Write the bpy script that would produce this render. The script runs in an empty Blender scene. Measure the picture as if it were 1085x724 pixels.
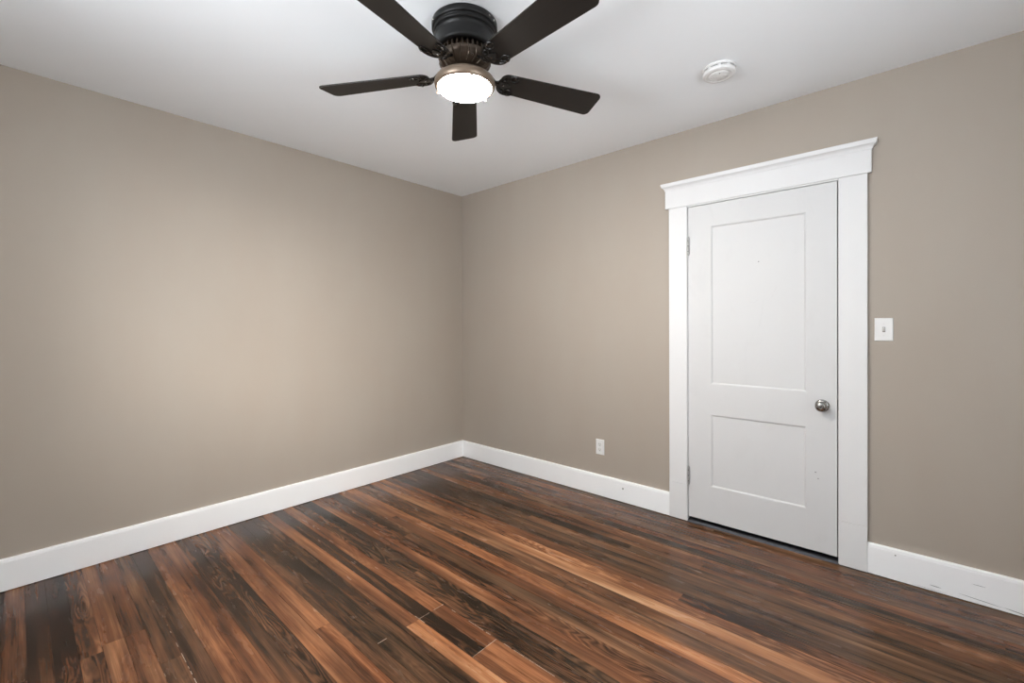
import bpy, bmesh, math, random
from mathutils import Vector, Matrix

C = bpy.context.scene.collection
SC = bpy.context.scene
PI = math.pi

# ------------------------------------------------------------------ camera, light, exposure
CAM = Vector((3.28529, -2.93613, 1.27846))
RX = Vector((0.7451202302, 0.6669187537, -0.0039010859))
UX = Vector((-0.0002533906, 0.0061324094, 0.9999811645))
FX = Vector((-0.6669301150, 0.7451052070, -0.0047383732))
cd = bpy.data.cameras.new('camera'); co = bpy.data.objects.new('camera', cd); C.objects.link(co)
cd.sensor_width = 36.0; cd.lens = 36.0*469.904/1085.0
cd.shift_y = -13.8436/1085.0
cd.clip_start = 0.02
m = Matrix((RX, UX, -FX)).transposed().to_4x4(); m.translation = CAM
co.matrix_world = m
SC.camera = co
SC.view_settings.view_transform = 'Standard'
SC.view_settings.look = 'None'
SC.view_settings.gamma = 1.0
SC.view_settings.use_curve_mapping = False
SC.view_settings.exposure = 0.06
SC.cycles.max_bounces = 10
SC.cycles.diffuse_bounces = 8
SC.cycles.sample_clamp_indirect = 6.0

H = 2.5594            # ceiling height
XR, YB = 4.30, -3.75  # right wall and back wall (both behind the camera's view)
W1 = (-2.45, -1.15, 0.75, 2.2)     # window in the right wall: y0, y1, z0, z1
W2 = (1.25, 2.65, 1.00, 2.44)

w = bpy.data.worlds.new('sky'); SC.world = w; w.use_nodes = True
w.node_tree.nodes['Background'].inputs[0].default_value = (0.86, 0.93, 1.0, 1)
w.node_tree.nodes['Background'].inputs[1].default_value = 7.4

def area(name, loc, rot, sx, sy, power, col=(1, 1, 1)):
    l = bpy.data.lights.new(name, 'AREA'); l.shape = 'RECTANGLE'; l.size = sx; l.size_y = sy
    l.energy = power; l.color = col
    o = bpy.data.objects.new(name, l); C.objects.link(o); o.location = loc; o.rotation_euler = rot
    return o
# daylight entering through the windows: (centre x, centre y, width, normal angle, tilt up, power)
def daylight(wdw, side, tilt, power, off=.20, spread=180):
    a0, a1, z0, z1 = wdw
    zc = (z0+z1)/2
    if side == 'right': loc = (XR+off, (a0+a1)/2, zc); d = Vector((-math.cos(tilt), 0, math.sin(tilt)))
    else: loc = ((a0+a1)/2, YB-off, zc); d = Vector((0, math.cos(tilt), math.sin(tilt)))
    o = area('window_daylight', loc, (0, 0, 0), a1-a0, z1-z0, power, (0.96, 0.98, 1.0))
    o.rotation_euler = d.to_track_quat('-Z', 'Y').to_euler(); o.data.spread = math.radians(spread)
daylight(W1, 'right', .35, 9, .3, 80)
daylight(W2, 'front', .33, 15.5, .3, 80)
sl = bpy.data.lights.new('hazy_sun', 'SUN'); sl.energy = 4.2; sl.angle = math.radians(28); sl.color = (1.0, 0.96, 0.9)
so = bpy.data.objects.new('hazy_sun', sl); C.objects.link(so)
so.rotation_euler = Vector((-1.0, 1.0, -0.40)).to_track_quat('-Z', 'Y').to_euler()

# ------------------------------------------------------------------ node helpers
def mat(name, col=(0.8, 0.8, 0.8), rough=0.5, metal=0.0, **kw):
    M = bpy.data.materials.new(name); M.use_nodes = True
    b = M.node_tree.nodes['Principled BSDF']
    b.inputs['Base Color'].default_value = (*col, 1); b.inputs['Roughness'].default_value = rough
    b.inputs['Metallic'].default_value = metal
    for k, v in kw.items(): b.inputs[k.replace('_', ' ')].default_value = v
    return M
def N(M, t, **kw):
    n = M.node_tree.nodes.new(t)
    for k, v in kw.items(): setattr(n, k, v)
    return n
def L(M, a, b): M.node_tree.links.new(a, b)
def bsdf(M): return M.node_tree.nodes['Principled BSDF']
def srgb(r, g, b):
    f = lambda c: (c/255/12.92) if c/255 <= .04045 else ((c/255+.055)/1.055)**2.4
    return (f(r), f(g), f(b))
def mix(M, fac, a, b, mode='MIX'):
    n = N(M, 'ShaderNodeMix', data_type='RGBA', blend_type=mode)
    for s, v in ((n.inputs[0], fac), (n.inputs[6], a), (n.inputs[7], b)):
        if hasattr(v, 'is_linked'): L(M, v, s)
        elif isinstance(v, (int, float)): s.default_value = v
        else: s.default_value = (*v, 1)
    return n.outputs[2]
def ramp(M, src, pts):
    n = N(M, 'ShaderNodeValToRGB'); e = n.color_ramp.elements
    e[0].position, e[1].position = pts[0][0], pts[-1][0]
    for p, c in pts[1:-1]: e.new(p)
    for i, (p, c) in enumerate(pts):
        e[i].position = p; e[i].color = (c, c, c, 1) if isinstance(c, (int, float)) else (*c, 1)
    L(M, src, n.inputs[0]); return n.outputs[0]
def noise(M, vec, scale, detail=3, rough=.5, dist=0.0):
    n = N(M, 'ShaderNodeTexNoise'); n.inputs['Scale'].default_value = scale
    n.inputs['Detail'].default_value = detail; n.inputs['Roughness'].default_value = rough
    n.inputs['Distortion'].default_value = dist
    if vec is not None: L(M, vec, n.inputs['Vector'])
    return n.outputs[0]
def mapping(M, src, sc, loc=(0, 0, 0)):
    n = N(M, 'ShaderNodeMapping'); n.inputs['Scale'].default_value = sc; n.inputs['Location'].default_value = loc
    L(M, src, n.inputs[0]); return n.outputs[0]
def coord(M, out='Object'): return N(M, 'ShaderNodeTexCoord').outputs[out]
def bump(M, h, strength, dist):
    n = N(M, 'ShaderNodeBump'); n.inputs['Strength'].default_value = strength; n.inputs['Distance'].default_value = dist
    L(M, h, n.inputs['Height']); L(M, n.outputs[0], bsdf(M).inputs['Normal'])

# ------------------------------------------------------------------ materials
WALL = mat('taupe_wall_paint', rough=0.62)
c = coord(WALL)
L(WALL, mix(WALL, ramp(WALL, noise(WALL, mapping(WALL, c, (2.2, 2.2, .9)), 1.3, 4, .55), [(.35, 0.0), (.7, 1.0)]),
            (0.372, 0.322, 0.272), (0.380, 0.336, 0.287)), bsdf(WALL).inputs['Base Color'])
bump(WALL, noise(WALL, mapping(WALL, c, (1, 1, .6)), 190, 4, .6), .12, .002)

CEIL = mat('ceiling_paint', rough=0.8)
c = coord(CEIL)
L(CEIL, mix(CEIL, noise(CEIL, c, 1.1, 3), (0.875, 0.905, 0.93), (0.89, 0.92, 0.945)), bsdf(CEIL).inputs['Base Color'])
bump(CEIL, noise(CEIL, c, 60, 4), .10, .003)

def white_paint(name, a, b, rough):
    M = mat(name, rough=rough); c = coord(M)
    n = ramp(M, noise(M, mapping(M, c, (3, 3, 1.2)), 2.0, 6, .6), [(.3, 0.0), (.75, 1.0)])
    L(M, mix(M, n, a, b), bsdf(M).inputs['Base Color'])
    bump(M, noise(M, mapping(M, c, (40, 40, 8)), 4, 3), .08, .001)
    return M
TRIM = white_paint('white_trim_paint', (0.70, 0.702, 0.705), (0.72, 0.722, 0.725), .5)
BASE = white_paint('white_baseboard_paint', (0.89, 0.90, 0.91), (0.91, 0.92, 0.93), .45)
DOOR = mat('white_door_paint', rough=.55)
c = coord(DOOR)
smudge = ramp(DOOR, noise(DOOR, mapping(DOOR, c, (3.2, 3.2, 1.6)), 2.4, 7, .65, .6), [(.56, 0.0), (.80, 1.0)])
L(DOOR, mix(DOOR, smudge, (0.615, 0.617, 0.62), (0.585, 0.587, 0.59)), bsdf(DOOR).inputs['Base Color'])
bump(DOOR, noise(DOOR, mapping(DOOR, c, (50, 50, 6)), 3, 3), .08, .001)
DARK = mat('dark_gap', (0.012, 0.011, 0.010), .7)
CLOSET = mat('dark_closet', (0.05, 0.045, 0.04), .9)
PLASTIC = mat('white_plastic', (0.74, 0.74, 0.735), .3)
PLASTIC2 = mat('off_white_plastic', (0.68, 0.68, 0.665), .35)
SLOT = mat('slot_shadow', (0.03, 0.03, 0.03), .6)
STEEL = mat('brushed_nickel', (0.30, 0.29, 0.275), .24, 1.0)
HINGE = mat('worn_painted_hinge', (0.42, 0.42, 0.41), .3, 0.6)
THRESH = mat('worn_metal_threshold', rough=.38, metal=.8)
c = coord(THRESH)
L(THRESH, mix(THRESH, noise(THRESH, mapping(THRESH, c, (8, 60, 10)), 5, 5), (0.015, 0.015, 0.017), (0.11, 0.115, 0.13)), bsdf(THRESH).inputs['Base Color'])
BLACK = mat('satin_black_metal', (0.006, 0.006, 0.006), .4, 0.0, Specular_IOR_Level=.28)
BRONZE = mat('dark_bronze_metal', rough=.33, metal=.6)
c = coord(BRONZE)
L(BRONZE, mix(BRONZE, noise(BRONZE, c, 28, 4), (0.035, 0.024, 0.017), (0.085, 0.060, 0.042)), bsdf(BRONZE).inputs['Base Color'])
PAN = mat('bronze_light_pan', (0.17, 0.125, 0.09), .36, .45)
IRON = mat('gloss_black_iron', (0.012, 0.011, 0.010), .16, 0.3)
BLADE = mat('dark_espresso_blade', rough=.48, Specular_IOR_Level=.3)
c = coord(BLADE)
L(BLADE, mix(BLADE, noise(BLADE, mapping(BLADE, c, (3, 60, 60)), 2, 5), (0.009, 0.0075, 0.0065), (0.015, 0.012, 0.010)), bsdf(BLADE).inputs['Base Color'])
GLOW = mat('lit_frosted_glass', (1, .95, .85), .4, Emission_Color=(1.0, 0.95, 0.88, 1), Emission_Strength=330.0)
GLASS = bpy.data.materials.new('window_glass'); GLASS.use_nodes = True
nt = GLASS.node_tree; nt.nodes.clear()
o_ = nt.nodes.new('ShaderNodeOutputMaterial'); mx = nt.nodes.new('ShaderNodeMixShader')
tr = nt.nodes.new('ShaderNodeBsdfTransparent'); gl = nt.nodes.new('ShaderNodeBsdfGlossy'); gl.inputs['Roughness'].default_value = 0.02
mx.inputs[0].default_value = 0.06
nt.links.new(tr.outputs[0], mx.inputs[1]); nt.links.new(gl.outputs[0], mx.inputs[2]); nt.links.new(mx.outputs[0], o_.inputs[0])

# wood floor
WOOD = mat('stained_heart_pine', rough=.3)
uv = N(WOOD, 'ShaderNodeUVMap', uv_map='plank').outputs[0]
at = N(WOOD, 'ShaderNodeAttribute', attribute_name='tone')
sep = N(WOOD, 'ShaderNodeSeparateColor'); L(WOOD, at.outputs['Color'], sep.inputs[0])
tone, rnd, chev = sep.outputs[0], sep.outputs[1], sep.outputs[2]
def mth(op, a, b=None, clamp=False):
    n = N(WOOD, 'ShaderNodeMath', operation=op, use_clamp=clamp)
    for i, v in enumerate((a, b)):
        if v is None: continue
        if hasattr(v, 'is_linked'): L(WOOD, v, n.inputs[i])
        else: n.inputs[i].default_value = v
    return n.outputs[0]
fine = noise(WOOD, mapping(WOOD, uv, (4, 230, 1)), 1.0, 5, .6)            # fine fibres
med = noise(WOOD, mapping(WOOD, uv, (1.1, 34, 1)), 1.0, 5, .6, .15)         # streaks
big = noise(WOOD, mapping(WOOD, uv, (1.3, 9, 1)), 1.0, 4, .55, .2)        # stain patches
# cathedral grain: rings seen through a wandering slice
warp = noise(WOOD, mapping(WOOD, uv, (1.5, 11, 1)), 1.0, 2, .45)
ring = mth('SINE', mth('MULTIPLY', mth('ADD', mth('MULTIPLY', warp, 1.0), mth('MULTIPLY', noise(WOOD, mapping(WOOD, uv, (14, 60, 1)), 1.0, 3), .05)), 120.0))
ring = mth('MULTIPLY', mth('ADD', mth('MULTIPLY', ring, .5), .5), chev)
t1 = mth('ADD', tone, mth('MULTIPLY', mth('SUBTRACT', big, .5), 1.15))
t1 = mth('ADD', t1, mth('MULTIPLY', mth('SUBTRACT', med, .5), .85))
t1 = mth('ADD', t1, mth('MULTIPLY', mth('SUBTRACT', fine, .5), .42))
t1 = mth('SUBTRACT', t1, mth('MULTIPLY', ring, .24), )
t1 = mth('ADD', t1, .02, True)
warm = ramp(WOOD, t1, [(0.0, (0.012, 0.0048, 0.0022)), (.2, (0.056, 0.0200, 0.0085)), (.45, (0.165, 0.060, 0.0250)), (.7, (0.345, 0.142, 0.060)), (1.0, (0.60, 0.33, 0.17))])
cool = ramp(WOOD, t1, [(0.0, (0.012, 0.0070, 0.0038)), (.2, (0.042, 0.0225, 0.0120)), (.45, (0.115, 0.060, 0.031)), (.7, (0.25, 0.140, 0.075)), (1.0, (0.52, 0.34, 0.20))])
hue = mth('ADD', rnd, mth('MULTIPLY', mth('SUBTRACT', noise(WOOD, mapping(WOOD, uv, (1.4, 14, 1), (7, 3, 0)), 1.0, 3), .5), 1.3), True)
colr = mix(WOOD, hue, warm, cool)
# tiny pale filler specks and nail marks
vo = N(WOOD, 'ShaderNodeTexVoronoi'); vo.inputs['Scale'].default_value = 1.0
L(WOOD, mapping(WOOD, uv, (9, 13, 1)), vo.inputs['Vector'])
speck = mth('LESS_THAN', vo.outputs['Distance'], .022)
sv = N(WOOD, 'ShaderNodeSeparateColor'); L(WOOD, vo.outputs['Color'], sv.inputs[0])
speck = mth('MULTIPLY', speck, mth('GREATER_THAN', sv.outputs[0], .84))
colr = mix(WOOD, mth('MULTIPLY', speck, .5), colr, (0.42, 0.33, 0.26))
L(WOOD, colr, bsdf(WOOD).inputs['Base Color'])
L(WOOD, ramp(WOOD, noise(WOOD, mapping(WOOD, uv, (3, 18, 1), (3, 9, 0)), 1.0, 4), [(.3, .17), (.75, .32)]), bsdf(WOOD).inputs['Roughness'])
bsdf(WOOD).inputs['Specular IOR Level'].default_value = .34
bump(WOOD, mth('ADD', med, mth('MULTIPLY', fine, .5)), .14, .002)
FILL = mat('pale_crack_filler', (0.42, 0.33, 0.25), .6)
FLOORGAP = mat('floor_seam', (0.012, 0.008, 0.006), .7)

# ------------------------------------------------------------------ mesh helpers
def obj(name, bm, m, parent=None, smooth=False, bevel=0.0, segs=2, sharp=35):
    me = bpy.data.meshes.new(name); bmesh.ops.recalc_face_normals(bm, faces=bm.faces[:]); bm.to_mesh(me); bm.free()
    for q in (m if isinstance(m, (list, tuple)) else [m]): me.materials.append(q)
    o = bpy.data.objects.new(name, me); C.objects.link(o)
    if parent: o.parent = parent
    if smooth:
        me.shade_smooth(); me.set_sharp_from_angle(angle=math.radians(sharp))
    if bevel:
        b = o.modifiers.new('bevel', 'BEVEL'); b.width = bevel; b.segments = segs; b.limit_method = 'ANGLE'; b.angle_limit = math.radians(40)
    return o
def box(bm, x0, x1, y0, y1, z0, z1, mi=0):
    vs = [bm.verts.new(p) for p in ((x0,y0,z0),(x1,y0,z0),(x1,y1,z0),(x0,y1,z0),(x0,y0,z1),(x1,y0,z1),(x1,y1,z1),(x0,y1,z1))]
    for f in ((0,3,2,1),(4,5,6,7),(0,1,5,4),(1,2,6,5),(2,3,7,6),(3,0,4,7)):
        bm.faces.new([vs[i] for i in f]).material_index = mi
def lathe(bm, prof, seg=64, M=None, cap=True, mi=0):
    rings = []
    for r, z in prof:
        rings.append([bm.verts.new(Vector((r*math.cos(2*PI*i/seg), r*math.sin(2*PI*i/seg), z))) for i in range(seg)] if r > 1e-5 else [bm.verts.new((0, 0, z))])
    for a, b in zip(rings, rings[1:]):
        for i in range(seg):
            j = (i+1) % seg
            if len(a) == 1 and len(b) == 1: continue
            if len(a) == 1: f = bm.faces.new((a[0], b[i], b[j]))
            elif len(b) == 1: f = bm.faces.new((a[i], b[0], a[j]))
            else: f = bm.faces.new((a[i], b[i], b[j], a[j]))
            f.material_index = mi
    if cap:
        for rg in (rings[0], rings[-1]):
            if len(rg) > 2: bm.faces.new(rg)
    if M is not None:
        bmesh.ops.transform(bm, matrix=M, verts=[v for rg in rings for v in rg])
def tube(bm, pts, rad, seg=10, flat=1.0, closed=False):
    pts = [Vector(p) for p in pts]; n = len(pts); rings = []
    rr = rad if isinstance(rad, (list, tuple)) else [rad]*n
    for i, p in enumerate(pts):
        a = pts[(i-1) % n] if (i or closed) else p
        b = pts[(i+1) % n] if (i < n-1 or closed) else p
        t = (b-a).normalized(); u = Vector((0, 0, 1)); s = t.cross(u)
        s = s.normalized() if s.length > 1e-4 else Vector((1, 0, 0)); u2 = s.cross(t).normalized()
        rings.append([bm.verts.new(p + s*rr[i]*math.cos(2*PI*k/seg) + u2*rr[i]*flat*math.sin(2*PI*k/seg)) for k in range(seg)])
    for i in range(n if closed else n-1):
        a, b = rings[i], rings[(i+1) % n]
        for k in range(seg): bm.faces.new((a[k], a[(k+1) % seg], b[(k+1) % seg], b[k]))
    if not closed: bm.faces.new(rings[0]); bm.faces.new(rings[-1])
def prism(bm, pts, z0, z1):
    a = [bm.verts.new((x, y, z0)) for x, y in pts]; b = [bm.verts.new((x, y, z1)) for x, y in pts]
    bm.faces.new(a[::-1]); bm.faces.new(b)
    for i in range(len(pts)):
        j = (i+1) % len(pts); bm.faces.new((a[i], a[j], b[j], b[i]))
def tag(o, label=None, cat=None, group=None, kind=None):
    if label: o['label'] = label
    if cat: o['category'] = cat
    if group: o['group'] = group
    if kind: o['kind'] = kind
    return o
def empty(name, loc, rz=0.0):
    o = bpy.data.objects.new(name, None); C.objects.link(o); o.location = loc; o.rotation_euler = (0, 0, rz)
    o.empty_display_size = .05
    return o
def copy_tree(o, parent=None):
    c = o.copy(); C.objects.link(c); c.parent = parent
    for ch in list(o.children): copy_tree(ch, c)
    return c

# ------------------------------------------------------------------ the room
# door opening and trim measures
OX0, OX1, OZ = 2.2054, 3.0073, 2.0590
TK = .14
def struct(name, bm, m, label, cat, **k):
    return tag(obj(name, bm, m, **k), label, cat, kind='structure')
bm = bmesh.new(); box(bm, -TK, 0, YB-TK, TK, -.05, H+.1)
struct('wall_left', bm, WALL, 'long plain taupe wall on the left, without a door', 'wall')
bm = bmesh.new()
box(bm, 0, OX0-.02, 0, TK, -.05, H+.1); box(bm, OX1+.02, XR+TK, 0, TK, -.05, H+.1); box(bm, OX0-.02, OX1+.02, 0, TK, OZ+.02, H+.1)
struct('wall_back', bm, WALL, 'taupe wall that holds the white door, light switch and outlet', 'wall')
bm = bmesh.new()
box(bm, XR, XR+TK, YB-TK, W1[0], -.05, H+.1); box(bm, XR, XR+TK, W1[1], 0, -.05, H+.1)
box(bm, XR, XR+TK, W1[0], W1[1], -.05, W1[2]); box(bm, XR, XR+TK, W1[0], W1[1], W1[3], H+.1)
struct('wall_right', bm, WALL, 'taupe wall with a window, outside the photo on the right', 'wall')
bm = bmesh.new()
box(bm, 0, W2[0], YB-TK, YB, -.05, H+.1); box(bm, W2[1], XR, YB-TK, YB, -.05, H+.1)
box(bm, W2[0], W2[1], YB-TK, YB, -.05, W2[2]); box(bm, W2[0], W2[1], YB-TK, YB, W2[3], H+.1)
struct('wall_front', bm, WALL, 'taupe wall with a window, behind the camera', 'wall')
bm = bmesh.new(); box(bm, -TK, XR+TK, YB-TK, TK, H, H+.12)
struct('ceiling', bm, CEIL, 'flat pale grey painted ceiling above the fan', 'ceiling')

# floor of narrow strip boards running along the door wall
BW, E0 = .0675, -2.7825
TONES = {-4:.20,-3:.22,-2:.16,-1:.20,0:.36,1:.46,2:.34,3:.32,4:.24,5:.42,6:.45,7:.27,8:.31,9:.46,10:.44,11:.29,12:.27,13:.28,14:.46,15:.26,16:.48,
         17:.32,18:.30,19:.47,20:.44,21:.30,22:.44,23:.66,24:.38,25:.50,26:.64,27:.58,28:.36,29:.26,30:.29,31:.36,32:.27,33:.37,34:.40,35:.29,
         36:.36,37:.38,38:.28,39:.46,40:.34,41:.30}
HUES = {-4:.1,-3:.2,-2:.3,-1:.2,4:.7,7:.6,8:.6,11:.7,12:.9,13:.8,17:.7,18:.8,21:.8,29:.9,30:.9,32:.9,35:1,0:.3,1:.3,14:.1,16:.15,23:.1,19:.2,26:.35,27:.2,9:.15,10:.1,5:.15,6:.15}
rng = random.Random(11)
bm = bmesh.new(); uvl = bm.loops.layers.uv.new('plank'); cl = bm.loops.layers.float_color.new('tone')
fill = bmesh.new()
def plank(x0, x1, y0, y1, tone, hue, chev, mi=0):
    g = .0005
    ou, ov = rng.uniform(0, 400), rng.uniform(0, 400)
    zt = rng.uniform(-.0003, .0003)
    vs = [bm.verts.new(p) for p in ((x0+g, y0+g, zt), (x1-g, y0+g, zt), (x1-g, y1-g, zt), (x0+g, y1-g, zt))]
    bt = [bm.verts.new((v.co.x, v.co.y, -.012)) for v in vs]
    fs = [bm.faces.new(vs)] + [bm.faces.new((vs[i], bt[i], bt[(i+1) % 4], vs[(i+1) % 4])) for i in range(4)]
    for f in fs:
        for lp in f.loops:
            lp[uvl].uv = (lp.vert.co.x+ou, lp.vert.co.y+ov); lp[cl] = (tone, hue, chev, 1)
CUTS = {15: [1.69, 2.03], 16: [1.69, 2.03], 14: [1.69], 24: [2.02], 4: [2.6], 12: [.62], 10: [1.42]}
CUT_TONE = {(15, 1): (.27, .6, 1), (16, 1): (.46, .2, .2), (14, 1): (.60, .1, 0), (14, 0): (.46, .2, 0), (15, 2): (.44, .1, .3), (16, 2): (.48, .15, .1), (15, 0): (.22, .7, .3)}
for k in range(-8, 43):
    y0 = E0+k*BW; y1 = min(y0+BW, .02)
    if y0 > .0: break
    base = TONES.get(k, rng.uniform(.18, .5)); hue = HUES.get(k, rng.uniform(.15, .85))
    cuts = CUTS.get(k)
    if cuts is None:
        cuts = []; x = rng.uniform(.5, 2.6)
        while x < XR: cuts.append(x); x += rng.uniform(2.4, 4.4)
        if k in (23, 26, 27, 19, 9): cuts = [3.5]
    xx = [0.0]+cuts+[XR]
    for i in range(len(xx)-1):
        ct = CUT_TONE.get((k, i))
        if ct: plank(xx[i], xx[i+1], y0, y1, *ct)
        else:
            ch = rng.random(); ch = 1.0 if k in (17, 18, 20, 8, 27) else (.7 if ch > .8 else (.3 if ch > .45 else 0))
            plank(xx[i], xx[i+1], y0, y1, max(.12, base+rng.uniform(-.07, .07)-.03), hue, ch)
# extra boards nearest the back wall
for k in range(-15, -8):
    plank(0, XR, max(YB, E0+k*BW), E0+(k+1)*BW, rng.uniform(.2, .5), rng.random(), 0)
floor = struct('floor', bm, WOOD, 'glossy dark brown strip wood floor with orange streaked boards', 'floor')
bm = bmesh.new(); box(bm, -TK, XR+TK, YB-TK, .75, -.06, -.006)
sub = obj('seam_bed', bm, FLOORGAP, floor)
# pale filler lines around the patched boards
bm = bmesh.new()
def seam(p, q, wd, skip=.0, seed=1):
    r2 = random.Random(seed); p, q = Vector((*p, 0)), Vector((*q, 0)); d = q-p; ln = d.length; d.normalize(); s = Vector((-d.y, d.x, 0)); t = 0
    while t < ln:
        e = min(ln, t+r2.uniform(.008, .03))
        if r2.random() > skip:
            ww = wd*r2.uniform(.4, 1.0)
            a = p+d*t; b = p+d*e
            vs = [bm.verts.new((v.x, v.y, .0008)) for v in (a-s*ww/2, b-s*ww/2, b+s*ww/2, a+s*ww/2)]
            bm.faces.new(vs)
        t = e
ye = lambda k: E0+k*BW
seam((1.69, ye(15)), (1.69, ye(17)), .0028, .15, 1); seam((2.03, ye(15)), (2.03, ye(17)), .0028, .2, 2)
seam((1.66, ye(15)), (1.73, ye(15)), .003, .4, 3); seam((2.03, ye(17)), (2.6, ye(17)), .002, .45, 4)
seam((1.69, ye(12)), (1.69, ye(12)+.04), .0028, .1, 5); seam((1.75, ye(17)), (2.0, ye(17)), .002, .6, 6)
seam((.85, ye(4)), (1.6, ye(4)), .0022, .45, 7); seam((1.1, ye(3)), (1.5, ye(3)), .0016, .75, 9)
seam((2.1, ye(13)), (2.5, ye(13)), .0014, .7, 10)
obj('crack_filler', bm, FILL, floor)

# baseboards
BH, BT = .1563, .020
def baseboard(name, p0, p1, nrm, label):
    bm = bmesh.new()
    prof = [(0, .004), (BT, .004), (BT, BH-.014), (BT-.0012, BH-.0125), (BT-.0012, BH-.010), (BT-.002, BH-.004), (BT-.006, BH-.0008), (BT-.010, BH), (0, BH)]
    p0, p1, nrm = Vector(p0), Vector(p1), Vector(nrm)
    A = [bm.verts.new(p0+nrm*d+Vector((0, 0, z))) for d, z in prof]; B = [bm.verts.new(p1+nrm*d+Vector((0, 0, z))) for d, z in prof]
    for i in range(len(prof)-1): bm.faces.new((A[i], A[i+1], B[i+1], B[i]))
    bm.faces.new((A[-1], A[0], B[0], B[-1])); bm.faces.new(A); bm.faces.new(B)
    return struct(name, bm, BASE, label, 'baseboard')
CX0, CX1 = 2.0877, 3.1265
baseboard('baseboard_left', (0, YB, 0), (0, 0, 0), (1, 0, 0), 'tall white baseboard along the plain left wall')
bb = baseboard('baseboard_back', (BT, 0, 0), (CX0, 0, 0), (0, -1, 0), 'white baseboard between the room corner and the door casing')
baseboard('baseboard_back.001', (CX1+.001, 0, 0), (XR, 0, 0), (0, -1, 0), 'scuffed white baseboard to the right of the door casing')
baseboard('baseboard_right', (XR, -BT, 0), (XR, YB, 0), (-1, 0, 0), 'white baseboard under the window, outside the photo on the right')
baseboard('baseboard_front', (BT, YB, 0), (XR-BT, YB, 0), (0, 1, 0), 'white baseboard behind the camera')
# nail holes and scuffs in the baseboards
def disc(name, loc, r, m, parent, th=.001):
    bm = bmesh.new(); lathe(bm, [(0, 0), (r, 0), (r*.8, th), (0, th)], 14, Matrix.Translation(loc) @ Matrix.Rotation(PI/2, 4, 'X'))
    return obj(name, bm, m, parent)
SCUFF = mat('grey_scuff', (0.22, 0.22, 0.23), .7)
disc('nail', (1.745, -BT, .101), .006, STEEL, bb, .002)
b2 = bpy.data.objects['baseboard_back.001']
disc('nail_hole', (3.235, -BT, .128), .0035, SCUFF, b2)
bm = bmesh.new()
def scuff(x0, z0, x1, z1, wd, y):
    d = Vector((x1-x0, z1-z0)).normalized(); s = Vector((-d.y, d.x))*wd/2; n = 5
    top, bot = [], []
    for i in range(n+1):
        t = i/n; k_ = math.sin(PI*t)**.6 if 0 < t < 1 else .15
        cx, cz = x0+(x1-x0)*t, z0+(z1-z0)*t
        top.append(bm.verts.new((cx+s.x*k_, y, cz+s.y*k_))); bot.append(bm.verts.new((cx-s.x*k_, y, cz-s.y*k_)))
    for i in range(n): bm.faces.new((bot[i], bot[i+1], top[i+1], top[i]))
for a in ((3.455, .028, 3.60, .018, .0022), (3.50, .088, 3.545, .088, .002), (3.36, .030, 3.40, .028, .003), (3.30, .012, 3.42, .009, .0015), (3.60, .02, 3.68, .012, .003)):
    scuff(*a, -BT-.0006)
obj('scuff_marks', bm, SCUFF, b2)

# door casing
YC = -.020
tr = empty('trim_1', ((OX0+OX1)/2, 0, 0)); tag(tr, 'white door casing with flat side boards, plain header and moulded cap', 'door casing', kind='structure')
def tpart(name, bm, m=TRIM, bevel=.0012, **k):
    o = obj(name, bm, m, None, bevel=bevel, **k); o.parent = tr; o.matrix_parent_inverse = Matrix.Translation(-tr.location); return o
PZ = .238
for a, b in ((CX0, OX0), (OX1, CX1)):
    bm = bmesh.new(); box(bm, a, b, YC, 0, PZ, OZ); tpart('side_casing', bm)
    bm = bmesh.new(); box(bm, a, b, YC-.0015, 0, .003, PZ-.0006); tpart('plinth_block', bm)
HX0, HX1, HZ1 = 2.0645, 3.1430, 2.178
bm = bmesh.new(); box(bm, HX0, HX1, YC-.004, 0, OZ+.0008, HZ1); tpart('header_board', bm)
bm = bmesh.new()
prof = [(0.000, 0.0), (.003, .0), (.0035, .004), (.0055, .010), (.010, .017), (.016, .022), (.019, .024), (.020, .028), (.0225, .036), (.0235, .040), (.0235, .046)]
rings = []
for d, z in prof:
    x0, x1, y0 = HX0-d, HX1+d, YC-.004-d
    rings.append([bm.verts.new(p) for p in ((x0, 0, HZ1+z), (x0, y0, HZ1+z), (x1, y0, HZ1+z), (x1, 0, HZ1+z))])
for a, b in zip(rings, rings[1:]):
    for i in range(4):
        j = (i+1) % 4; bm.faces.new((a[i], a[j], b[j], b[i]))
bm.faces.new(rings[0]); bm.faces.new(rings[-1])
tpart('cap_moulding', bm, bevel=0, smooth=True, sharp=30)
# jamb boards lining the opening, with a stop
bm = bmesh.new()
box(bm, OX0-.02, OX0+.003, -.014, TK, .003, OZ); box(bm, OX1-.003, OX1+.02, -.014, TK, .003, OZ); box(bm, OX0+.003, OX1-.003, -.014, TK, OZ-.008, OZ+.02)
box(bm, OX0+.003, OX0+.013, .036, TK, .003, OZ-.004); box(bm, OX1-.013, OX1-.003, .036, TK, .003, OZ-.004); box(bm, OX0+.013, OX1-.013, .036, TK, OZ-.02, OZ-.004)
tpart('door_jamb', bm, bevel=.0008)
bm = bmesh.new(); box(bm, OX1-.0042, OX1-.0028, -.0135, .02, .82, .88); tpart('strike_plate', bm, STEEL, bevel=0)
# dark recess behind the door
bm = bmesh.new()
for b_ in ((OX0-.3, OX1+.3, .70, .72, -.05, 2.3), (OX0-.32, OX0-.3, TK, .72, -.05, 2.3), (OX1+.3, OX1+.32, TK, .72, -.05, 2.3), (OX0-.3, OX1+.3, TK, .72, 2.28, 2.3)): box(bm, *b_)
struct('wall_closet', bm, CLOSET, 'dark space behind the closed door', 'wall')
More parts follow.
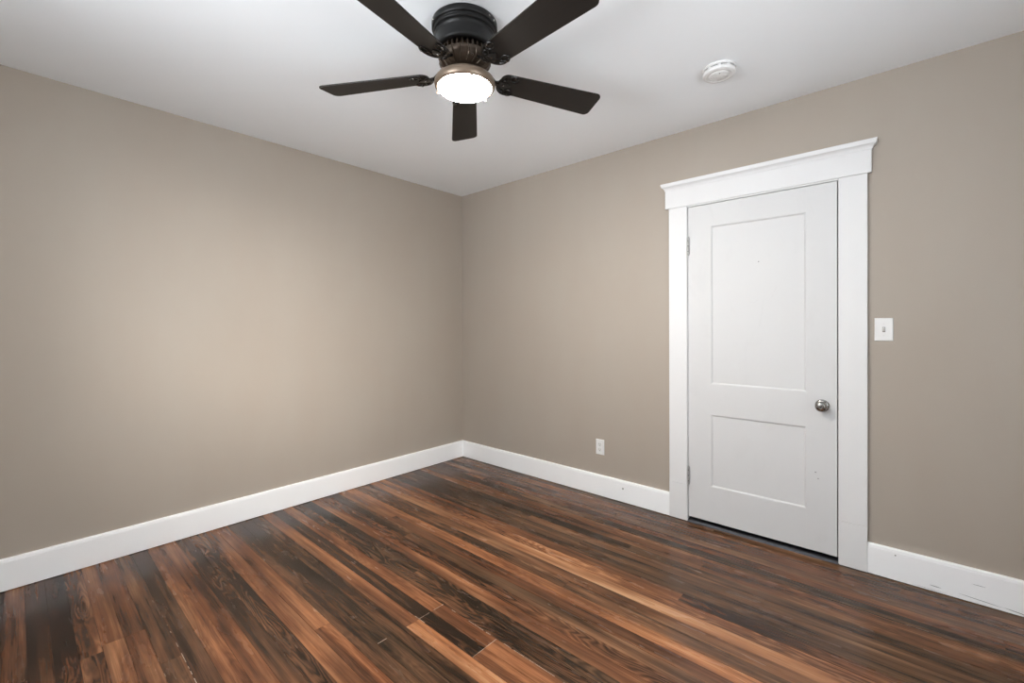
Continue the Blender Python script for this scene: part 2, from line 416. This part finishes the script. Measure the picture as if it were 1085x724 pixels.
# threshold
bm = bmesh.new()
prof = [(-.022, .0005), (-.020, .006), (-.012, .013), (-.004, .016), (.03, .018), (.12, .018), (.12, .0005)]
A = [bm.verts.new((OX0+.0035, y, z)) for y, z in prof]; B = [bm.verts.new((OX1-.0035, y, z)) for y, z in prof]
for i in range(len(prof)): j = (i+1) % len(prof); bm.faces.new((A[i], A[j], B[j], B[i]))
bm.faces.new(A); bm.faces.new(B)
struct('trim_2', bm, THRESH, 'worn grey metal threshold strip under the white door', 'threshold')

# ------------------------------------------------------------------ door
DX0, DX1, DZ0, DZ1, DY = OX0+.0065, OX1-.0085, .036, OZ-.012, -.012
rects = [(2.3530, 2.8615, .908, 1.907), (2.3520, 2.8575, .258, .715)]   # recessed panels
bm = bmesh.new()
xs = sorted({DX0, DX1, rects[0][0], rects[0][1]}); 
def quad(*p): return bm.faces.new([bm.verts.new(q) for q in p])
px0, px1 = 2.3525, 2.8600
zs = [DZ0, rects[1][2], rects[1][3], rects[0][2], rects[0][3], DZ1]
for i, (xa, xb) in enumerate(((DX0, px0), (px0, px1), (px1, DX1))):
    for j in range(5):
        za, zb = zs[j], zs[j+1]
        if i == 1 and j in (1, 3):
            # bevelled sticking then flat sunk panel
            steps = [(0, 0), (.0035, .0012), (.0075, .0045), (.0095, .0068), (.0105, .0070)]
            rg = [[bm.verts.new((xa+d, DY+y, za+d)), bm.verts.new((xb-d, DY+y, za+d)), bm.verts.new((xb-d, DY+y, zb-d)), bm.verts.new((xa+d, DY+y, zb-d))] for d, y in
                  [(a, b) for a, b in steps]]
            for a, b in zip(rg, rg[1:]):
                for q in range(4): bm.faces.new((a[q], a[(q+1) % 4], b[(q+1) % 4], b[q]))
            bm.faces.new(rg[-1])
        else: quad((xa, DY, za), (xb, DY, za), (xb, DY, zb), (xa, DY, zb))
yb = DY+.035
quad((DX0, yb, DZ0), (DX1, yb, DZ0), (DX1, yb, DZ1), (DX0, yb, DZ1))
quad((DX0, DY, DZ0), (DX0, yb, DZ0), (DX0, yb, DZ1), (DX0, DY, DZ1)); quad((DX1, DY, DZ0), (DX1, yb, DZ0), (DX1, yb, DZ1), (DX1, DY, DZ1))
quad((DX0, DY, DZ0), (DX1, DY, DZ0), (DX1, yb, DZ0), (DX0, yb, DZ0)); quad((DX0, DY, DZ1), (DX1, DY, DZ1), (DX1, yb, DZ1), (DX0, yb, DZ1))
bmesh.ops.remove_doubles(bm, verts=bm.verts[:], dist=1e-5)
door = struct('door_1', bm, DOOR, 'closed white two-panel door with a brushed nickel knob', 'door')
# joints between stiles and rails, marks on the door
bm = bmesh.new()
JT = mat('paint_joint', (0.64, 0.64, 0.635), .5)
def line(x0, z0, x1, z1, wd=.0009, y=DY-.0003):
    d = Vector((x1-x0, z1-z0)).normalized(); s = Vector((-d.y, d.x))*wd/2
    quad((x0-s.x, y, z0-s.y), (x1-s.x, y, z1-s.y), (x1+s.x, y, z1+s.y), (x0+s.x, y, z0+s.y))
line(px1+.001, rects[0][3]+.003, px1+.001, DZ1-.002); line(px1+.001, DZ0+.003, px1+.001, rects[1][2]-.003); line(px1+.001, rects[1][3]+.003, px1+.001, rects[0][2]-.003)
obj('stile_joint', bm, JT, door)
bm = bmesh.new()
def zz(x0, z0, x1, z1, wd, y): 
    line(x0, z0, x1, z1, wd, y)
PY = DY+.0070-.0004
MARK = mat('faint_pencil_mark', (0.58, 0.58, 0.58), .6)
for a in ((2.645, 1.43, 2.640, 1.36), (2.640, 1.36, 2.625, 1.27), (2.57, 1.42, 2.60, 1.415), (2.60, 1.415, 2.62, 1.43), (2.70, 1.47, 2.715, 1.50), (2.69, 1.44, 2.70, 1.46)):
    line(*a, .0020, PY)
obj('pencil_marks', bm, MARK, door)
for x, z, r, y in ((2.622, 1.656, .0035, DY+.0068), (2.903, .470, .0035, DY), (2.915, .437, .003, DY)):
    disc('nail_hole', (x, y, z), r, SCUFF, door, .0006)
# knob
kx, kz = 2.934, .840
kn = empty('door_knob', (kx, DY, kz)); kn.parent = door; kn['label'] = 'brushed nickel round knob'
Mk = Matrix.Rotation(PI/2, 4, 'X')
bm = bmesh.new(); lathe(bm, [(0, -.001), (.033, -.001), (.0335, .002), (.031, .006), (.025, .009), (.016, .011), (.0125, .013), (.0125, .026), (0, .026)], 40, Mk)
obj('rosette', bm, STEEL, kn, smooth=True)
bm = bmesh.new(); lathe(bm, [(0, .024), (.0125, .024), (.016, .030), (.024, .036), (.0275, .044), (.0275, .050), (.024, .057), (.016, .0615), (.012, .062), (.0115, .0605), (0, .0605)], 40, Mk)
obj('knob', bm, STEEL, kn, smooth=True)
bm = bmesh.new(); lathe(bm, [(0, .060), (.0045, .060), (.0045, .0625), (0, .063)], 20, Mk)
obj('lock_button', bm, SLOT, kn, smooth=True)
# hinges on the left edge
for zc in (1.795, .304):
    bm = bmesh.new(); hx, hy = OX0+.0115, YC-.002
    zz_ = zc-.055
    for i in range(5):
        lathe(bm, [(0, zz_+.001), (.0055, zz_+.001), (.0062, zz_+.003), (.0062, zz_+.019), (.0055, zz_+.021), (0, zz_+.021)], 14, Matrix.Translation((hx, hy, 0)))
        zz_ += .022
    lathe(bm, [(0, zc-.062), (.004, zc-.060), (.005, zc-.055), (0, zc-.054)], 12, Matrix.Translation((hx, hy, 0)))
    lathe(bm, [(0, zc+.054), (.005, zc+.055), (.004, zc+.060), (0, zc+.063)], 12, Matrix.Translation((hx, hy, 0)))
    hg = obj('hinge', bm, HINGE, door, smooth=True)
    bm = bmesh.new(); box(bm, OX0+.0032, OX0+.009, -.019, .012, zc-.054, zc+.054); obj('hinge_leaf', bm, HINGE, hg)
    bm = bmesh.new()
    for q in (-.035, 0, .035): lathe(bm, [(0, 0), (.003, 0), (.002, .0012), (0, .0012)], 10, Matrix.Translation((hx, hy-.006, zc+q)) @ Matrix.Rotation(PI/2, 4, 'X'))
    obj('screw', bm, SLOT, hg)

# ------------------------------------------------------------------ switch and outlet
def plate(bm, w_, h_, t=.006):
    # slightly domed cover plate, origin on the wall, front towards -y
    st = [(0, 0), (0, -.0025), (.0022, -.0050), (.006, -.0060)]
    rg = [[bm.verts.new((sx*(w_/2-d), y, sz*(h_/2-d))) for sx, sz in ((-1, -1), (1, -1), (1, 1), (-1, 1))] for d, y in st]
    for a, b in zip(rg, rg[1:]):
        for i in range(4): bm.faces.new((a[i], a[(i+1) % 4], b[(i+1) % 4], b[i]))
    bm.faces.new(rg[0]); bm.faces.new(rg[-1])
sw = empty('light_switch', (3.1905, 0, 1.255)); tag(sw, 'white toggle light switch on the wall to the right of the door', 'light switch')
bm = bmesh.new(); plate(bm, .0735, .1160); obj('cover_plate', bm, PLASTIC, sw, bevel=.0008)
bm = bmesh.new(); box(bm, -.0055, .0055, -.0066, -.005, -.0125, .0125); obj('toggle_slot', bm, SLOT, sw)
bm = bmesh.new()
vs = [bm.verts.new(p) for p in ((-.0042, -.006, -.010), (.0042, -.006, -.010), (.0042, -.006, .006), (-.0042, -.006, .006), (-.0034, -.016, .004), (.0034, -.016, .004), (.0034, -.015, .011), (-.0034, -.015, .011))]
for f in ((0, 1, 2, 3), (4, 5, 6, 7), (0, 1, 5, 4), (1, 2, 6, 5), (2, 3, 7, 6), (3, 0, 4, 7)): bm.faces.new([vs[i] for i in f])
obj('toggle', bm, PLASTIC2, sw, bevel=.0008)
def screws(parent, zs_, y=-.006):
    for z in zs_:
        bm = bmesh.new(); lathe(bm, [(0, -.0002), (.0032, -.0002), (.0030, .0008), (0, .0012)], 16, Matrix.Translation((0, y, z)) @ Mk); box(bm, -.0026, .0026, y-.00135, y-.001, z-.0004, z+.0004)
        obj('screw', bm, PLASTIC2, parent)
screws(sw, (-.030, .030))
ou = empty('wall_outlet', (1.5475, 0, .3650)); tag(ou, 'white duplex electrical outlet low on the wall near the corner', 'outlet')
bm = bmesh.new(); plate(bm, .0700, .1140); obj('cover_plate', bm, PLASTIC, ou, bevel=.0008)
for z in (-.0195, .0195):
    bm = bmesh.new()
    pts = []
    for i in range(28):
        a = 2*PI*i/28; pts.append((.0172*math.cos(a), max(-.0135, min(.0135, .0172*math.sin(a)))+z))
    prism(bm, pts, .005, .0072); bmesh.ops.transform(bm, matrix=Matrix(((1, 0, 0, 0), (0, 0, -1, 0), (0, 1, 0, 0), (0, 0, 0, 1))), verts=bm.verts[:])
    rc = obj('receptacle', bm, PLASTIC2, ou)
    bm = bmesh.new(); box(bm, -.0075, -.0055, -.0074, -.006, z-.001, z+.0075); box(bm, .0055, .0075, -.0074, -.006, z, z+.0065)
    lathe(bm, [(0, 0), (.0026, 0), (.0026, .0014), (0, .0014)], 12, Matrix.Translation((0, -.006, z-.0075)) @ Mk)
    obj('slots', bm, SLOT, rc)
screws(ou, (0,))

# ------------------------------------------------------------------ smoke detector
sd = empty('smoke_detector', (2.579, -.593, H)); tag(sd, 'round white smoke detector on the ceiling to the right of the fan', 'smoke detector')
bm = bmesh.new(); lathe(bm, [(0, 0), (.076, 0), (.078, -.002), (.078, -.009), (.075, -.012), (0, -.012)], 56); obj('mounting_base', bm, PLASTIC, sd, smooth=True)
bm = bmesh.new(); lathe(bm, [(0, -.011), (.066, -.011), (.067, -.014), (.066, -.0185), (0, -.0185)], 48); obj('vent_gap', bm, SLOT, sd, smooth=True)
bm = bmesh.new(); pts = []      # ribs that break the dark gap into slots
for i in range(10):
    a0 = 2*PI*i/10
    pts += [(q*math.cos(a0+d), q*math.sin(a0+d)) for q, d in ((.055, -.10), (.0738, -.09), (.0738, .09), (.055, .10))]
prism(bm, pts, -.0185, -.011)
obj('vent_ribs', bm, PLASTIC, sd)
bm = bmesh.new()
lathe(bm, [(0, -.0175), (.0735, -.0175), (.0745, -.019), (.0745, -.029), (.072, -.034), (.065, -.037), (.058, -.0375), (.054, -.0345), (.048, -.0335), (.0455, -.0375), (.042, -.0395), (0, -.0400)], 56)
cv = obj('cover', bm, PLASTIC, sd, smooth=True)
bm = bmesh.new()
for r0, a0, a1 in ((.034, 2.1, 5.4), (.024, 2.4, 5.1), (.014, 2.6, 4.9)):
    tube(bm, [(r0*math.cos(a0+(a1-a0)*i/18), r0*math.sin(a0+(a1-a0)*i/18), -.0400) for i in range(19)], .0016, 8)
obj('sounder_ridges', bm, PLASTIC2, cv, smooth=True)
bm = bmesh.new(); lathe(bm, [(0, -.039), (.0035, -.039), (.0035, -.0412), (0, -.0416)], 16, Matrix.Translation((.012, -.030, 0))); obj('test_light', bm, SLOT, cv)
bm = bmesh.new(); lathe(bm, [(0, -.038), (.010, -.038), (.010, -.0405), (.008, -.0415), (0, -.0418)], 24, Matrix.Translation((.028, .012, 0))); obj('test_button', bm, PLASTIC2, cv, smooth=True)

# ------------------------------------------------------------------ ceiling fan
FXC, FYC = 1.877, -1.657
fan = empty('ceiling_fan', (FXC, FYC, H)); tag(fan, 'black five-blade hugger ceiling fan with a lit round lamp', 'ceiling fan')
Z = lambda z: z-H
bm = bmesh.new()
lathe(bm, [(0, 0), (.134, 0), (.138, -.003), (.1385, -.010), (.1385, -.026), (.136, -.029), (.131, -.030), (.1295, -.033), (.1305, -.037), (.1305, -.041), (.127, -.044), (.1245, -.045), (.1245, -.049),
           (.127, -.052), (.127, -.056), (.1235, -.060), (.122, -.064), (.1215, -.098), (.122, -.106), (.119, -.112), (.114, -.116), (.108, -.1165), (.104, -.113), (0, -.113)], 96)
hs = obj('motor_housing', bm, BLACK, fan, smooth=True, sharp=50)
for a in (4, 17, 130, 250):
    aa = math.radians(a); bm = bmesh.new()
    lathe(bm, [(0, -.001), (.0045, -.001), (.0045, .0012), (.003, .003), (0, .0035)], 14,
          Matrix.Translation((.1385*math.cos(aa), .1385*math.sin(aa), -.018)) @ Matrix.Rotation(aa, 4, 'Z') @ Matrix.Rotation(PI/2, 4, 'Y'))
    sc_ = obj('screw', bm, STEEL, hs, smooth=True)
# finned ring and cast lower bowl
bm = bmesh.new(); lathe(bm, [(0, -.113), (.084, -.113), (.084, -.142), (0, -.142)], 64); obj('flywheel', bm, BRONZE, fan, smooth=True)
bm = bmesh.new()
for i in range(30):
    a = 2*PI*i/30; M_ = Matrix.Rotation(a, 4, 'Z'); v0 = len(bm.verts)
    b2_ = bmesh.new(); bm.verts.ensure_lookup_table()
    pts = [(.080, -.116), (.101, -.116), (.104, -.122), (.104, -.142), (.080, -.142)]
    A = [bm.verts.new(M_ @ Vector((r, -.0028, z))) for r, z in pts]; B = [bm.verts.new(M_ @ Vector((r, .0028, z))) for r, z in pts]
    for q in range(5): bm.faces.new((A[q], A[(q+1) % 5], B[(q+1) % 5], B[q]))
    bm.faces.new(A); bm.faces.new(B)
obj('vent_fins', bm, BRONZE, fan)
bm = bmesh.new()
lathe(bm, [(.078, -.138), (.106, -.139), (.1085, -.142), (.1085, -.149), (.107, -.158), (.100, -.172), (.088, -.184), (.072, -.191), (.058, -.193), (.045, -.193), (0, -.193)], 80)
bowl = obj('lower_bowl', bm, BRONZE, fan, smooth=True)
bm = bmesh.new()    # raised cast ribs on the bowl
for i in range(20):
    a = 2*PI*i/20
    pr = [(.1095, -.146), (.108, -.158), (.1015, -.172), (.0895, -.1845), (.074, -.192)]
    tube(bm, [(r*math.cos(a+.05*math.sin(j*.9)), r*math.sin(a+.05*math.sin(j*.9)), z) for j, (r, z) in enumerate(pr)], [.0028, .0042, .0045, .004, .0025], 8)
obj('cast_ribs', bm, BRONZE, bowl, smooth=True)
for a in (-25, -12):
    aa = math.radians(a); bm = bmesh.new(); lathe(bm, [(0, -.004), (.0038, -.004), (.0034, .002), (0, .0032)], 14, Matrix.Translation((.098*math.cos(aa), .098*math.sin(aa), -.176)) @ Matrix.Rotation(PI*.82, 4, Vector((-math.sin(aa), math.cos(aa), 0))))
    obj('screw', bm, STEEL, bowl, smooth=True)
# light kit
lk = empty('light_kit', (0, 0, 0)); lk.parent = fan
bm = bmesh.new()
lathe(bm, [(0, -.190), (.040, -.190), (.041, -.200), (.044, -.206), (.056, -.210), (.078, -.215), (.100, -.2215), (.115, -.228), (.1235, -.235), (.1275, -.243), (.1285, -.252),
           (.1265, -.262), (.122, -.2685), (.1165, -.2700), (.1130, -.268), (.1120, -.256), (.095, -.240), (0, -.236)], 96)
obj('lamp_pan', bm, PAN, lk, smooth=True, sharp=60)
bm = bmesh.new()
lathe(bm, [(0, -.255), (.1105, -.255), (.1115, -.2665), (.110, -.272), (.101, -.2785), (.085, -.2840), (.063, -.2885), (.038, -.2910), (.015, -.2920), (0, -.2925)], 80)
obj('lamp_shade', bm, GLOW, lk, smooth=True, sharp=60)
for a in (-30, 90, 210):
    aa = math.radians(a); bm = bmesh.new()
    lathe(bm, [(0, -.004), (.004, -.004), (.004, .004), (.0065, .005), (.0065, .009), (0, .010)], 14, Matrix.Translation((.118*math.cos(aa), .118*math.sin(aa), -.268)) @ Matrix.Rotation(aa, 4, 'Z') @ Matrix.Rotation(PI*.72, 4, 'Y'))
    obj('clip_screw', bm, PAN, lk, smooth=True)

# one blade with its iron, local x outwards; counter-clockwise edge lower
ZB = Z(2.352); PITCH = math.radians(-12)
def rounded(pts, rads, n=7):
    out = []
    for i, p in enumerate(pts):
        p = Vector(p); a = Vector(pts[i-1]); b = Vector(pts[(i+1) % len(pts)]); r = rads[i]
        u = (a-p).normalized(); v = (b-p).normalized()
        ang = u.angle(v); d = r/math.tan(ang/2)
        s, e = p+u*d, p+v*d; cc = p+(u+v).normalized()*(r/math.sin(ang/2))
        a0 = math.atan2(s.y-cc.y, s.x-cc.x); a1 = math.atan2(e.y-cc.y, e.x-cc.x); da = (a1-a0+PI) % (2*PI)-PI
        for q in range(n+1): t = a0+da*q/n; out.append((cc.x+r*math.cos(t), cc.y+r*math.sin(t)))
    return out
def make_blade():
    Mt = Matrix.Translation((0, 0, ZB)) @ Matrix.Rotation(PITCH, 4, 'X')
    bm = bmesh.new()
    prism(bm, rounded([(.158, -.054), (.655, -.0735), (.660, .0735), (.158, .054)], [.034, .026, .026, .034]), -.003, .003)
    bmesh.ops.transform(bm, matrix=Mt, verts=bm.verts[:])
    root = obj('fan_blade', bm, BLADE, fan, bevel=.0012)
    bm = bmesh.new()
    # ornate iron under the blade root: stem, crescent, two open scrolls
    zi = -.0065
    def arc(cx, cy, rx, ry, a0, a1, n=16): return [(cx+rx*math.cos(a0+(a1-a0)*i/n), cy+ry*math.sin(a0+(a1-a0)*i/n), zi) for i in range(n+1)]
    tube(bm, arc(.205, 0, .052, .056, PI*.5, PI*1.5, 26), [.0038+.0028*math.sin(PI*i/26) for i in range(27)], 8, .6)
    for s in (-1, 1):
        tube(bm, arc(.2150, s*.0395, .020, .0135, 0, 2*PI, 20)[:-1], .0036, 8, .7, True)
        tube(bm, [(.206, s*.054, zi), (.217, s*.056, zi), (.231, s*.050, zi), (.241, s*.040, zi)], [.0045, .005, .004, .002], 8, .7)
        tube(bm, [(.158, s*.010, zi), (.176, s*.014, zi), (.188, s*.027, zi), (.198, s*.035, zi)], [.005, .0045, .0042, .0035], 8, .7)
        tube(bm, arc(.176, s*.030, .013, .010, 0, 2*PI, 14)[:-1], .0030, 8, .7, True)
    prism(bm, rounded([(.142, -.013), (.190, -.017), (.212, 0), (.190, .017), (.142, .013)], [.003, .008, .004, .008, .003], 4), zi-.003, zi+.0025)
    bmesh.ops.transform(bm, matrix=Mt, verts=bm.verts[:])
    tube(bm, [(.088, 0, Z(2.387)), (.104, 0, Z(2.380)), (.120, 0, Z(2.366)), (.136, 0, Z(2.350)), (.155, 0, Z(2.346))], [.010, .010, .009, .010, .011], 10, .6)
    ir = obj('blade_iron', bm, IRON, root, smooth=True, sharp=50)
    for x, y in ((.176, 0), (.214, .052), (.214, -.052)):
        bm = bmesh.new(); lathe(bm, [(0, .003), (.005, .003), (.0045, -.001), (0, -.0025)], 14, Mt @ Matrix.Translation((x, y, zi-.004)))
        obj('screw', bm, STEEL, root, smooth=True)
    return root
proto = make_blade()
A0 = 3.667
for i in range(5):
    r = proto if i == 0 else copy_tree(proto, fan)
    r.rotation_euler = (0, 0, A0-i*2*PI/5)

# ------------------------------------------------------------------ windows (out of the photo, they let the daylight in)
def window(name, loc, rz, w_, h_, label):
    e = empty(name, loc, rz); tag(e, label, 'window', kind='structure')
    bm = bmesh.new(); t = .045
    for x0, x1, z0, z1 in ((-w_/2, -w_/2+t, 0, h_), (w_/2-t, w_/2, 0, h_), (-w_/2+t, w_/2-t, 0, t), (-w_/2+t, w_/2-t, h_-t, h_)): box(bm, x0, x1, -.09, -.03, z0, z1)
    box(bm, -w_/2+t, w_/2-t, -.085, -.04, h_/2-.02, h_/2+.02)
    obj('sash_frame', bm, TRIM, e, bevel=.002)
    bm = bmesh.new()
    for x0, x1, z0, z1 in ((-w_/2-.11, -w_/2, .021, h_), (w_/2, w_/2+.11, .021, h_), (-w_/2-.13, w_/2+.13, h_, h_+.12), (-w_/2-.11, w_/2+.11, -.12, -.0025)): box(bm, x0, x1, 0, .02, z0, z1)
    obj('casing', bm, TRIM, e, bevel=.001)
    bm = bmesh.new(); box(bm, -w_/2, w_/2, -.0895, .0005, .0005, .0205); box(bm, -w_/2-.12, w_/2+.12, .0005, .05, -.002, .0205); obj('sill', bm, TRIM, e)
    bm = bmesh.new(); box(bm, -w_/2+t, w_/2-t, -.064, -.060, t, h_-t); obj('pane', bm, GLASS, e)
window('window_1', (XR, (W1[0]+W1[1])/2, W1[2]), PI/2, W1[1]-W1[0], W1[3]-W1[2], 'white sash window in the right wall, outside the photo')
window('window_2', ((W2[0]+W2[1])/2, YB, W2[2]), 0, W2[1]-W2[0], W2[3]-W2[2], 'white sash window in the wall behind the camera')
# unseen wall added outside to keep the low sun off window_1
bm = bmesh.new(); box(bm, XR+3.0, XR+3.2, -8.0, 2.0, -.5, 4.6)
struct('wall_sun_blocker', bm, mat('pale_sun_blocker', (0.6, 0.6, 0.58), .8), 'pale unseen wall outside the window, added to block the sun', 'wall')
